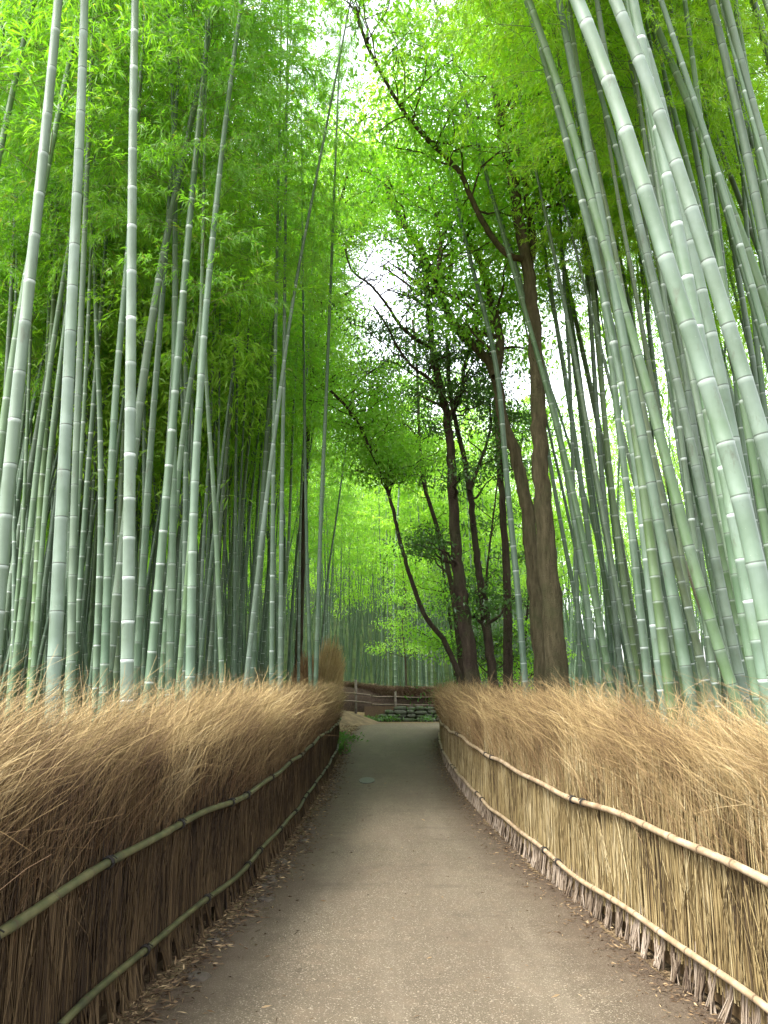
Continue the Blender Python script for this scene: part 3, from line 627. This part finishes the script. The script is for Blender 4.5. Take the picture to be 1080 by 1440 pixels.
# the wood beyond, one mass
def thicket(name,n,xf,yr_,leafn,leafmat,lz=(.36,.99),leafL=.26,seed=5):
    global rng
    rng=np.random.default_rng(seed)
    mb=MB(); Y=rng.uniform(yr_[0],yr_[1],n); X=xf(Y,rng.random(n)); n_=7; t=np.linspace(0,1,n_)
    base=np.stack([X,Y,gz(X,Y)-.1],-1); H=11+rng.random(n)*5; ln=rng.normal(size=(n,2))*.05
    P=base[:,None]+np.stack([ln[:,:1]*H[:,None]*t+ln[:,:1]*H[:,None]*t**2,ln[:,1:]*H[:,None]*t,H[:,None]*t],-1)
    r=(.028+.025*rng.random(n))[:,None]*np.linspace(1,.35,n_)
    m0=mb.n; strands(mb,P,r,5,0)
    a=mb.a[-1]; a[:,0]*=40
    # foliage gathered round the culm tops in drooping clumps
    K=leafn//45; ci=rng.integers(0,n,K); u=lz[0]+(lz[1]-lz[0])*rng.random(K)**.8
    idx=(u*(n_-1)); i0=idx.astype(int).clip(0,n_-2); fr=idx-i0
    c=P[ci,i0]*(1-fr)[:,None]+P[ci,i0+1]*fr[:,None]; c+=uvec(K)*(rng.random(K)**.5*1.3)[:,None]
    ua,ub=proj(c); bad=(c[:,0]>.16*c[:,1]+1)&(rng.random(K)<.28)
    for u_,v_,r_ in OPEN: bad|=np.hypot(ua-u_,ub-v_)<r_*(.5+.45*rng.random(K))
    c=c[~bad]; K=len(c)
    LP=(c[:,None]+rng.normal(size=(K,45,3))*np.array([.42,.42,.2])).reshape(-1,3); N_=len(LP)
    LD=rng.normal(size=(N_,3)); LD[:,2]-=.5
    vb=np.repeat(rng.random(K),45)
    leaves(mb,LP,LD,leafL*(.7+.6*rng.random(N_)),leafL*.2*(.8+.5*rng.random(N_)),1,rng.random(N_)*.97)
    mb.a[-1][:,0]=np.repeat(np.clip(vb*.8+rng.random(N_)*.2,0,1),4)
    o=mb.build(name,[M['culm'],M[leafmat]]); o['tint']=.35;o['bloom']=.25;o['ring']=.3
    return o
def fx(Y,u): return (u-.5)*2*(6+.62*Y)
o=thicket('distant_bamboo_thicket',2300,fx,(44,78),420000,'leafFar',(.42,.99),.3); tag(o,'dense mass of distant bamboo filling the background behind both groves','bamboo thicket',kind='stuff')
def fs(Y,u):
    s=np.where(u<.42,-1,1); w=np.where(s<0,u/.42,(u-.42)/.58)
    return np.where(s<0,-(1.6+.50*Y+.0*w)-w*14+0*Y,(5.+.36*Y)+w*15)
def fs2(Y,u):
    s=np.where(u<.78,-1.,1.); w=np.where(s<0,u/.78,(u-.78)/.22)
    return np.where(s<0,-2.2-.04*Y-w*(2+.58*Y),3.4+.1*Y+w*(1+.6*Y))
o=thicket('bamboo_undergrove',760,fs2,(13,45),520000,'leafFar',(.5,.99),.19,seed=9); tag(o,'mass of thin bamboo receding in the middle distance on both sides','bamboo thicket',kind='stuff')
# ---------------------------------------------------------------- trees
def limbs(mb,poly,r0,r1,mat=0,k=10,lump=.03,flare=0.):
    P=spline(poly,max(14,len(poly)*7)); r=r1+(r0-r1)*(1-np.linspace(0,1,len(P)))**1.8
    if flare: r=r*(1+flare*np.exp(-(P[:,2]-P[0,2])/.45))
    n=len(P); P[1:-1]+=rng.normal(size=(n-2,3))*r0*.06
    tube(mb,P,r,k,mat,lump=lump); return P
def tree(mains,label,bark,leafmat,Y,leaf_from,nb,leafL,npl,spread,seed,bl=(1.2,2.6),cat='tree',flat=.5):
    """mains: list of (pixel polyline, r0, r1, dY)"""
    global rng
    rng=np.random.default_rng(seed)
    tr=MB(); ps=[]; b0=None
    for gi,(poly,r0,r1,dY) in enumerate(mains):
        n=len(poly); P=np.array([at(x,y,Y=Y+dY*q/(n-1)) for q,(x,y) in enumerate(poly)])
        if gi==0:
            P[0][2]=float(gz(P[0][0],Y))-.1; b0=P[0].copy()
        ps.append((limbs(tr,P-b0,r0,r1,0,12 if r0>.1 else 7,flare=.5 if gi==0 else 0),r0,r1))
    lf=MB(); BP=[];BR=[];CL=[]
    for P,r0,r1 in ps:
        cand=np.where(P[:,2]+b0[2]>leaf_from)[0]
        if len(cand)==0: continue
        m=max(2,int(nb*len(cand)/30))
        for _ in range(m):
            i=rng.choice(cand); s=P[i]; rb=(r0+(r1-r0)*i/len(P))*.4
            a=rng.random()*6.28; d=np.array([math.cos(a),math.sin(a)*.8,.45+.5*rng.random()]); L=rng.uniform(*bl)
            t=np.linspace(0,1,7)[:,None]; B=s+d*L*t+np.array([0,0,-.25])*L*t**2; B[1:]+=np.cumsum(rng.normal(size=(6,3))*.05,0)
            BP.append(B);BR.append(np.linspace(min(rb,.04),.007,7))
            for q in range(4):
                u=rng.integers(2,7); c0=B[u]; sd=uvec(1)[0]; sd[2]=abs(sd[2])*.4; sl=.4+.7*rng.random()
                t2=np.linspace(0,1,7)[:,None]; S=c0+sd*sl*t2; S[1:]+=np.cumsum(rng.normal(size=(6,3))*.02,0)
                BP.append(S);BR.append(np.linspace(.008,.003,7)); CL+= [S[-1],S[4],S[2]]
            CL.append(B[-1])
    strands(tr,np.array(BP),np.array(BR),5,0)
    CL=np.array(CL); ua,ub=proj(CL+b0); kp=np.ones(len(CL),bool)
    for u_,v_,r_ in OPEN: kp&=np.hypot(ua-u_,ub-v_)>r_*.75
    CL=CL[kp]; K=len(CL); LP=(CL[:,None]+rng.normal(size=(K,npl,3))*np.array([spread,spread,spread*flat])).reshape(-1,3); n=len(LP)
    LD=rng.normal(size=(n,3)); LD[:,2]-=.3
    leaves(lf,LP,LD,leafL*(.7+.6*rng.random(n)),leafL*.5*(.8+.4*rng.random(n)),0,rng.random(n)*.97)
    root=empty('tree',b0); tr.build('trunk',[bark],root); o=lf.build('crown',[leafmat],root); o['tint']=rng.random()
    tag(root,label,cat); return root
D,Gt=M['leafDark'],M['leafTree']
tree([([(782,985),(778,880),(768,760),(762,680),(757,560),(752,470),(742,380),(730,310),(718,240),(708,190),(700,130),(690,60)],.205,.085,0),
      ([(738,365),(718,360),(690,330),(668,290),(645,240),(610,205),(570,160),(540,110),(515,60),(500,10)],.06,.028,-1.5),
      ([(742,380),(748,330),(742,290),(735,240),(722,190)],.10,.04,.8)],
     'straight pale-brown tree trunk standing in the brush, the thickest on the right',M['barkA'],Gt,12.5,9.3,13,.10,24,.34,21,bl=(.8,1.8))
tree([([(768,985),(760,900),(750,800),(738,700),(722,630),(706,585),(697,530),(680,500),(655,475),(630,440),(612,395),(590,350),(570,318),(552,290),(543,250)],.19,.07,1.5),
      ([(697,530),(703,480),(690,420),(675,370),(655,330),(640,290),(632,240)],.10,.045,1.0),
      ([(612,395),(620,350),(612,300),(600,250)],.05,.025,.5)],
     'brown tree bending left from the foot of the straight trunk and forking high up',M['barkA'],Gt,14.0,7.6,13,.10,26,.34,22,bl=(.8,1.8))
tree([([(672,985),(660,920),(650,850),(642,780),(636,680),(630,600),(620,550),(608,490),(603,430),(598,380),(590,340)],.185,.06,0),
      ([(622,555),(600,530),(585,520),(560,490),(545,460),(525,430)],.05,.02,-1),
      ([(632,590),(650,545),(652,520),(660,490),(655,450)],.07,.03,1),
      ([(610,490),(590,480),(565,460),(545,430),(520,400),(495,380),(485,350)],.05,.02,-.5)],
     'dark-trunked evergreen tree leaning left beside the end of the right fence',M['barkB'],D,15.5,3.4,7,.085,15,.17,23,bl=(.6,1.5))
tree([([(700,985),(690,930),(680,850),(668,760),(660,690),(652,640),(640,590),(632,540),(630,480)],.12,.045,.5),
      ([(660,690),(675,650),(690,600),(688,560)],.05,.02,.5)],
     'thin dark evergreen tree between the leaning dark trunk and the bluish bamboo',M['barkB'],D,15.8,2.6,9,.085,16,.18,24,bl=(.5,1.2))
tree([([(656,975),(640,935),(620,895),(600,870),(580,820),(565,770),(548,700),(535,660),(520,630),(500,590),(480,565),(465,550)],.085,.03,-2),
      ([(535,660),(522,620),(505,600),(490,580)],.035,.015,-.4)],
     'slender black stem curving up left over the end of the path',M['barkB'],Gt,17.5,5.2,22,.085,24,.26,25,bl=(.5,1.4))
tree([([(650,980),(645,900),(630,800),(608,720),(598,690),(590,620),(588,560),(585,500),(580,450)],.10,.035,1),
      ([(590,620),(575,600),(560,590),(545,560)],.03,.012,-.3)],
     'thin crooked dark tree rising left of the dark leaning trunk',M['barkB'],D,19.5,4.2,9,.085,16,.22,26,bl=(.6,1.5))
tree([([(712,980),(714,900),(712,800),(706,700),(700,600),(696,540),(690,450),(675,350)],.13,.05,1)],
     'dark straight tree trunk behind the bluish bamboo',M['barkB'],D,17.5,5.,4,.09,16,.22,27,bl=(.6,1.6))
tree([([(418,985),(421,900),(424,800),(428,700),(434,600),(444,500),(458,400),(474,310),(492,230),(508,160)],.12,.04,-2),
      ([(444,500),(425,420),(415,340),(420,260)],.05,.02,-.5),([(458,400),(490,340),(520,290),(545,250)],.05,.02,-1.)],
     'slim pale green leafy tree arching over the path out of the left grove',M['barkB'],M['leafFar'],22,9.2,40,.10,40,.42,61,bl=(1.0,2.6))
for pl,Yt,sd,dk,lab in (
      ([(645,985),(636,900),(626,820),(612,740),(598,670),(604,600),(610,540)],23,71,0,'young green leafy tree filling the gap between the crooked and leaning dark trunks'),
      ([(688,985),(690,900),(684,820),(692,740),(700,660),(694,590)],20,72,1,'dark leafy young tree behind the foot of the thin evergreen'),
      ([(735,985),(738,900),(744,820),(738,740),(730,670),(736,600)],21,73,0,'small leafy tree showing between the two brown trunks'),
      ([(572,985),(570,930),(566,880),(570,830),(562,780)],37.5,74,0,'low pale green sapling at the bend left of the slender black stem')):
    tree([(pl,.06,.018,0)],lab,M['barkB'],Gt if not dk else D,Yt,.9,24,.10,17,.24,sd,bl=(.5,1.5))
# ---------------------------------------------------------------- far fence, wall, bank
def far_fence():
    root=empty('brush_fence',(at(470,960,Y=35)[0],35,0)); r0=np.array(root.location)
    X0=at(462,960,Y=35)[0]; X1=at(640,960,Y=35)[0]+2.5; n=80
    xs=np.linspace(X0,X1,n); ybase=35.6+.15*np.sin(xs); zt=np.interp(xs,[X0,at(525,0,Y=35)[0],at(526,0,Y=35)[0],X1],[.95,.78,.72,.62])
    xm=at(522,960,Y=35)[0]
    pb=MB(); hb=.42; ht=1.25
    V=np.stack([np.stack([xs,ybase,zt-.45],-1),np.stack([xs,ybase,zt+.55],-1),np.stack([xs,ybase+.3,zt+.6],-1),np.stack([xs,ybase+.3,zt-.45],-1)],1); k=4
    i=np.arange(n-1)[:,None];j=np.arange(3)[None]
    pb.add(V-r0,np.stack([i*k+j,(i+1)*k+j,(i+1)*k+j+1,i*k+j+1],-1)); pb.build('panel',[M['farpanel']],root)
    bt=MB(); N_=9000; x=rng.uniform(X0,X1,N_); P=np.empty((N_,4,3)); z0=np.interp(x,xs,zt)+.35; L=.35+.35*rng.random(N_); a=rng.normal(size=N_)*.5
    for q in range(4):
        s_=q/3; P[:,q,0]=x+a*L*s_; P[:,q,1]=35.55+.35*rng.random(N_)-.15*s_; P[:,q,2]=z0+L*s_*(.9-.25*s_)
    strands(bt,P-r0,np.repeat((.006+.004*rng.random(N_))[:,None],4,1)*np.array([1,1,.8,.5]),2)
    tag(bt.build('brush_top',[M['brushFar']],root),kind='stuff')
    for dz in (.0,.33):
        for (a_,b_) in ((X0,xm),(xm+.05,X1)):
            q=np.linspace(a_,b_,20); rl=MB(); tube(rl,np.stack([q,np.full(20,35.42)+.15*np.sin(q),np.interp(q,xs,zt)+dz-.02+.01*np.sin(q*4)],-1)-r0,.032,8,0,q/.4,cap=True); rl.build('rail',[M['railFar']],root)
    for px,h in ((500,1.75),(556,1.25)):
        x=at(px,960,Y=35)[0]; p=MB(); tube(p,np.array([[x,35.33,.0],[x+.01,35.33,h*.5],[x,35.33,h]])-r0,.055,8,cap=True); p.build('post',[M['wood']],root)
    tag(root,'low russet brush fence with two rails at the far end of the path','fence')
rng=np.random.default_rng(77); far_fence()
def rock(mb,c,s,seed):
    rg=np.random.default_rng(seed); nu,nv=10,7
    u=np.linspace(0,2*math.pi,nu,endpoint=False); v=np.linspace(-1.5,1.5,nv)
    U,Vv=np.meshgrid(u,v); X=np.sign(np.cos(U))*np.abs(np.cos(U))**.7*np.cos(Vv)**.6; Y_=np.sign(np.sin(U))*np.abs(np.sin(U))**.7*np.cos(Vv)**.6; Z=np.sign(np.sin(Vv))*np.abs(np.sin(Vv))**.8
    q=np.stack([X,Y_,Z],-1)*(1+rg.normal(size=(nv,nu,1))*.07); q=q*s+c
    i=np.arange(nv-1)[:,None];j=np.arange(nu)[None]; mb.add(q,np.stack([i*nu+j,i*nu+(j+1)%nu,(i+1)*nu+(j+1)%nu,(i+1)*nu+j],-1))
sw=empty('stone_wall',(at(552,1000,Y=34.9)[0],34.9,0)); s0=np.array(sw.location); wb=MB(); x=0;
k=0
for row in range(4):
    x=-1.2+R.random()*.2
    while x<5.2:
        w=.16+.16*R.random(); z=.07+row*.155+R.uniform(-.02,.02)
        if not(x<0 and z>.55+x*.4): rock(wb,np.array([x+w,R.uniform(-.05,.05)+row*.05,z]),np.array([w*1.05,.17,.095]),k); k+=1
        x+=2*w*.98
wb.build('stones',[M['stone']],sw)
bk=MB(); bk.add([(-1.2,.16,0),(5.4,.16,0),(5.4,.3,.62),(-1.2,.3,.62)],[(0,1,2,3)]); bk.build('backing',[M['darkfill']],sw)
tag(sw,'low mossy dry-stone wall under the far brush fence at the bend','wall')
# earth bank at the left of the bend, moss on the verge
def mound(name,cx_,cy_,rx,ry,h,mat,label=None):
    mb=MB(); n=40; u=np.linspace(-1,1,n); U,V_=np.meshgrid(u,u); r=np.sqrt(U**2+V_**2); Z=h*np.clip(1-r**2,0,None)**1.3+.05*h*np.sin(U*9)*np.sin(V_*7+1)*np.clip(1-r,0,1)*2
    X=cx_+U*rx;Yy=cy_+V_*ry; Z=Z-.03+ .0
    i=np.arange(n-1)[:,None];j=np.arange(n-1)[None]; mb.add(np.stack([X,Yy,Z],-1),np.stack([i*n+j,i*n+j+1,(i+1)*n+j+1,(i+1)*n+j],-1)); return tag(mb.build(name,[mat]),kind='structure')
mound('dirt_bank',-2.9,33.6,2.9,3.2,.75,M['mound'])
mound('mossy_verge',-1.75,21.5,.75,4.2,.36,M['moss'])
# oval blue-grey patch on the path, slightly raised
dc=MB(); c=at(516,1099,z=0); th=np.linspace(0,2*math.pi,28,endpoint=False)
V=np.vstack([np.stack([np.cos(th)*.13+c[0],np.sin(th)*.42+c[1],np.full(28,.0)],-1),np.stack([np.cos(th)*.125+c[0],np.sin(th)*.41+c[1],np.full(28,.024)],-1),[[c[0],c[1],.026]]])
q=[(k,(k+1)%28,28+(k+1)%28,28+k) for k in range(28)]+[(28+k,28+(k+1)%28,56,56) for k in range(28)]
dc.add(V-c,q,0,smooth=False); o=dc.build('path_patch',[M['cover']]); o.location=[float(t) for t in c]; tag(o,'small oval blue-grey patch on the path surface','drain cover')
# standing brush bundles at the turn of the left fence
def bundle(px,Yb,h,w,label,mt,sd,lean):
    global rng
    rng=np.random.default_rng(sd); x=at(px,960,Y=Yb)[0]; root=empty('brush_bundle',(x,Yb,0)); mb=MB(); N_=4200; n=6
    a=rng.random(N_)*6.28; r=np.sqrt(rng.random(N_))*w; H=h*(.55+.45*rng.random(N_)**1.5)*(1-.25*(r/w)**2); P=np.empty((N_,n,3))
    for q in range(n):
        s_=q/(n-1); sp_=.5+.5*s_+.35*s_**3
        P[:,q,0]=np.cos(a)*r*sp_+lean*H*s_**1.8+rng.normal(size=N_)*.02*s_; P[:,q,1]=np.sin(a)*r*sp_*.8+rng.normal(size=N_)*.02*s_; P[:,q,2]=H*s_-.12*H*s_**3*rng.random(N_)
    strands(mb,P,(.004+.004*rng.random(N_))[:,None]*np.linspace(1.1,.5,n)[None],2); o=mb.build('twigs',[mt],root); tag(o,kind='stuff')
    cdm=MB(); 
    for z in (.5,1.0):
        t_=np.linspace(0,2*math.pi,20); tube(cdm,np.stack([np.cos(t_)*w*.85+lean*z*.3,np.sin(t_)*w*.7,np.full(20,z)],-1),.012,5)
    cdm.build('binding',[M['cord']],root); tag(root,label,'brush bundle')
bundle(427,19.5,2.5,.27,'russet brush bundle standing upright at the far end of the left fence',M['bundleRusset'],41,.03)
bundle(451,20.6,2.95,.32,'golden feathery brush bundle rising behind the russet one at the path edge',M['bundleGold'],42,.10)
# ---------------------------------------------------------------- litter
rng=np.random.default_rng(3)
lt=MB()
def litter(n,xf,yr_,L,z=.012,pw=1.6):
    Y=yr_[0]+(yr_[1]-yr_[0])*rng.random(n)**pw; X=xf(Y); P=np.stack([X,Y,z+gz(X,Y)*(np.abs(X)>2)+rng.random(n)*.012],-1)
    D_=rng.normal(size=(n,3)); D_[:,2]=rng.normal(size=n)*.18
    leaves(lt,P,D_,L*(.5+rng.random(n)),L*.16*(.6+rng.random(n)),0,droop=.05)
litter(5200,lambda Y: np.interp(Y,YS,XR)-np.abs(rng.normal(size=len(Y)))*.13,(2.5,24),.035)
litter(3600,lambda Y: np.interp(Y,YS,XL)+.02+np.abs(rng.normal(size=len(Y)))*.15,(2.5,24),.04)
litter(4200,lambda Y: np.interp(Y,YS,XL)+.03+np.abs(rng.normal(size=len(Y)))*.11,(2.2,24),.05,.014)
litter(260,lambda Y: rng.uniform(-1.1,1.4,len(Y)),(2.5,22),.045,.012)
litter(900,lambda Y: rng.uniform(-1,1.3,len(Y)),(2.5,22),.018,.006+.012)
litter(9000,lambda Y: np.where(rng.random(len(Y))<.5,-2-rng.random(len(Y))*.35*(Y+4),2.1+rng.random(len(Y))*.35*(Y+4)),(5,26),.09,.01,1.)
litter(1500,lambda Y: rng.uniform(-2.4,-.9,len(Y)),(24,34),.09,.02,1.)
tag(lt.build('fallen_leaves',[M['litter']]),'dry fallen bamboo leaves strewn along both edges of the path','fallen leaves',kind='stuff')
# low green undergrowth by the wall and the mossy verge
ug=MB(); 
for (px,Yb,n,s) in ((520,34.4,220,.22),(548,34.5,160,.18),(476,22,420,.22),(470,18.5,260,.15),(600,34.4,140,.15)):
    c=at(px,990,Y=Yb); c[2]=.12; P=c+rng.normal(size=(n,3))*np.array([s*1.2,s,.07]); P[:,2]=np.abs(P[:,2]); D_=rng.normal(size=(n,3)); D_[:,2]=np.abs(D_[:,2])+.5
    leaves(ug,P,D_,.12*(.6+rng.random(n)),.03*(.6+rng.random(n)),0,rng.random(n)*.9)
o=ug.build('ground_cover',[M['leafDark']]); o['tint']=.5; tag(o,'low green weeds at the foot of the far wall and mossy verge','ground cover',kind='stuff')
# ---------------------------------------------------------------- light, sky, camera
w=bpy.data.worlds.new('World'); sc.world=w; w.use_nodes=True; nt=w.node_tree; nt.nodes.clear(); n_=N(nt)
SUN_EL,SUN_AZ=58,-118   # azimuth measured from +Y clockwise: light from the left, slightly behind
sky=n_.n('ShaderNodeTexSky',sky_type='NISHITA',sun_disc=False,sun_elevation=rad(SUN_EL),sun_rotation=rad(SUN_AZ),air_density=1.0,dust_density=3.5,ozone_density=1.)
hs=n_.n('ShaderNodeHueSaturation',{'Saturation':.22,'Value':1.,'Color':sky.outputs[0]})
bg=n_.n('ShaderNodeBackground',{'Color':hs.outputs[0],'Strength':SKY if 'SKY' in globals() else 1.05}); n_.n('ShaderNodeOutputWorld',{'Surface':bg.outputs[0]})
sl=bpy.data.lights.new('sun','SUN'); sl.energy=6.6; sl.angle=rad(13); sl.color=(1,.95,.86); so=bpy.data.objects.new('sun',sl); C.objects.link(so)
from mathutils import Vector
az=rad(SUN_AZ); el=rad(SUN_EL); dv=Vector((math.sin(az)*math.cos(el),math.cos(az)*math.cos(el),math.sin(el)))
so.rotation_euler=dv.to_track_quat('Z','Y').to_euler(); so.location=dv*60
cam=bpy.data.cameras.new('camera'); cam.sensor_fit='VERTICAL'; cam.sensor_height=36; cam.lens=36*FPX/1440; cam.clip_end=1000; cam.clip_start=.05
co=bpy.data.objects.new('camera',cam); C.objects.link(co); co.location=(0,0,CH); co.rotation_euler=(math.pi/2+PITCH,0,0); sc.camera=co
sc.view_settings.view_transform='Standard'; sc.view_settings.look='None'; sc.view_settings.exposure=0
sc.render.engine='CYCLES'; cy_=sc.cycles; cy_.use_denoising=True; cy_.use_adaptive_sampling=True; cy_.adaptive_threshold=.03; cy_.max_bounces=7; cy_.diffuse_bounces=5; cy_.transmission_bounces=6; cy_.glossy_bounces=2; cy_.sample_clamp_indirect=6
try: cy_.denoiser='OPENIMAGEDENOISE'
except Exception: pass
# small stones half sunk in the gutter by the left fence
for k in range(26):
    y=3.2+R.random()**1.4*14; x=float(np.interp(y,YS,XL))+.10+R.random()*.16; sz=.02+.03*R.random()
    mb=MB(); rock(mb,np.array([0,0,.004]),np.array([sz*1.3,sz*1.1,sz*.45]),500+k); o=mb.build('stone',[M['pebble']]); o.location=(x,y,.0); o.rotation_euler=(0,0,R.random()*3)
    tag(o,'small flat stone half sunk in the gutter along the left fence','stone','stones along the left fence')
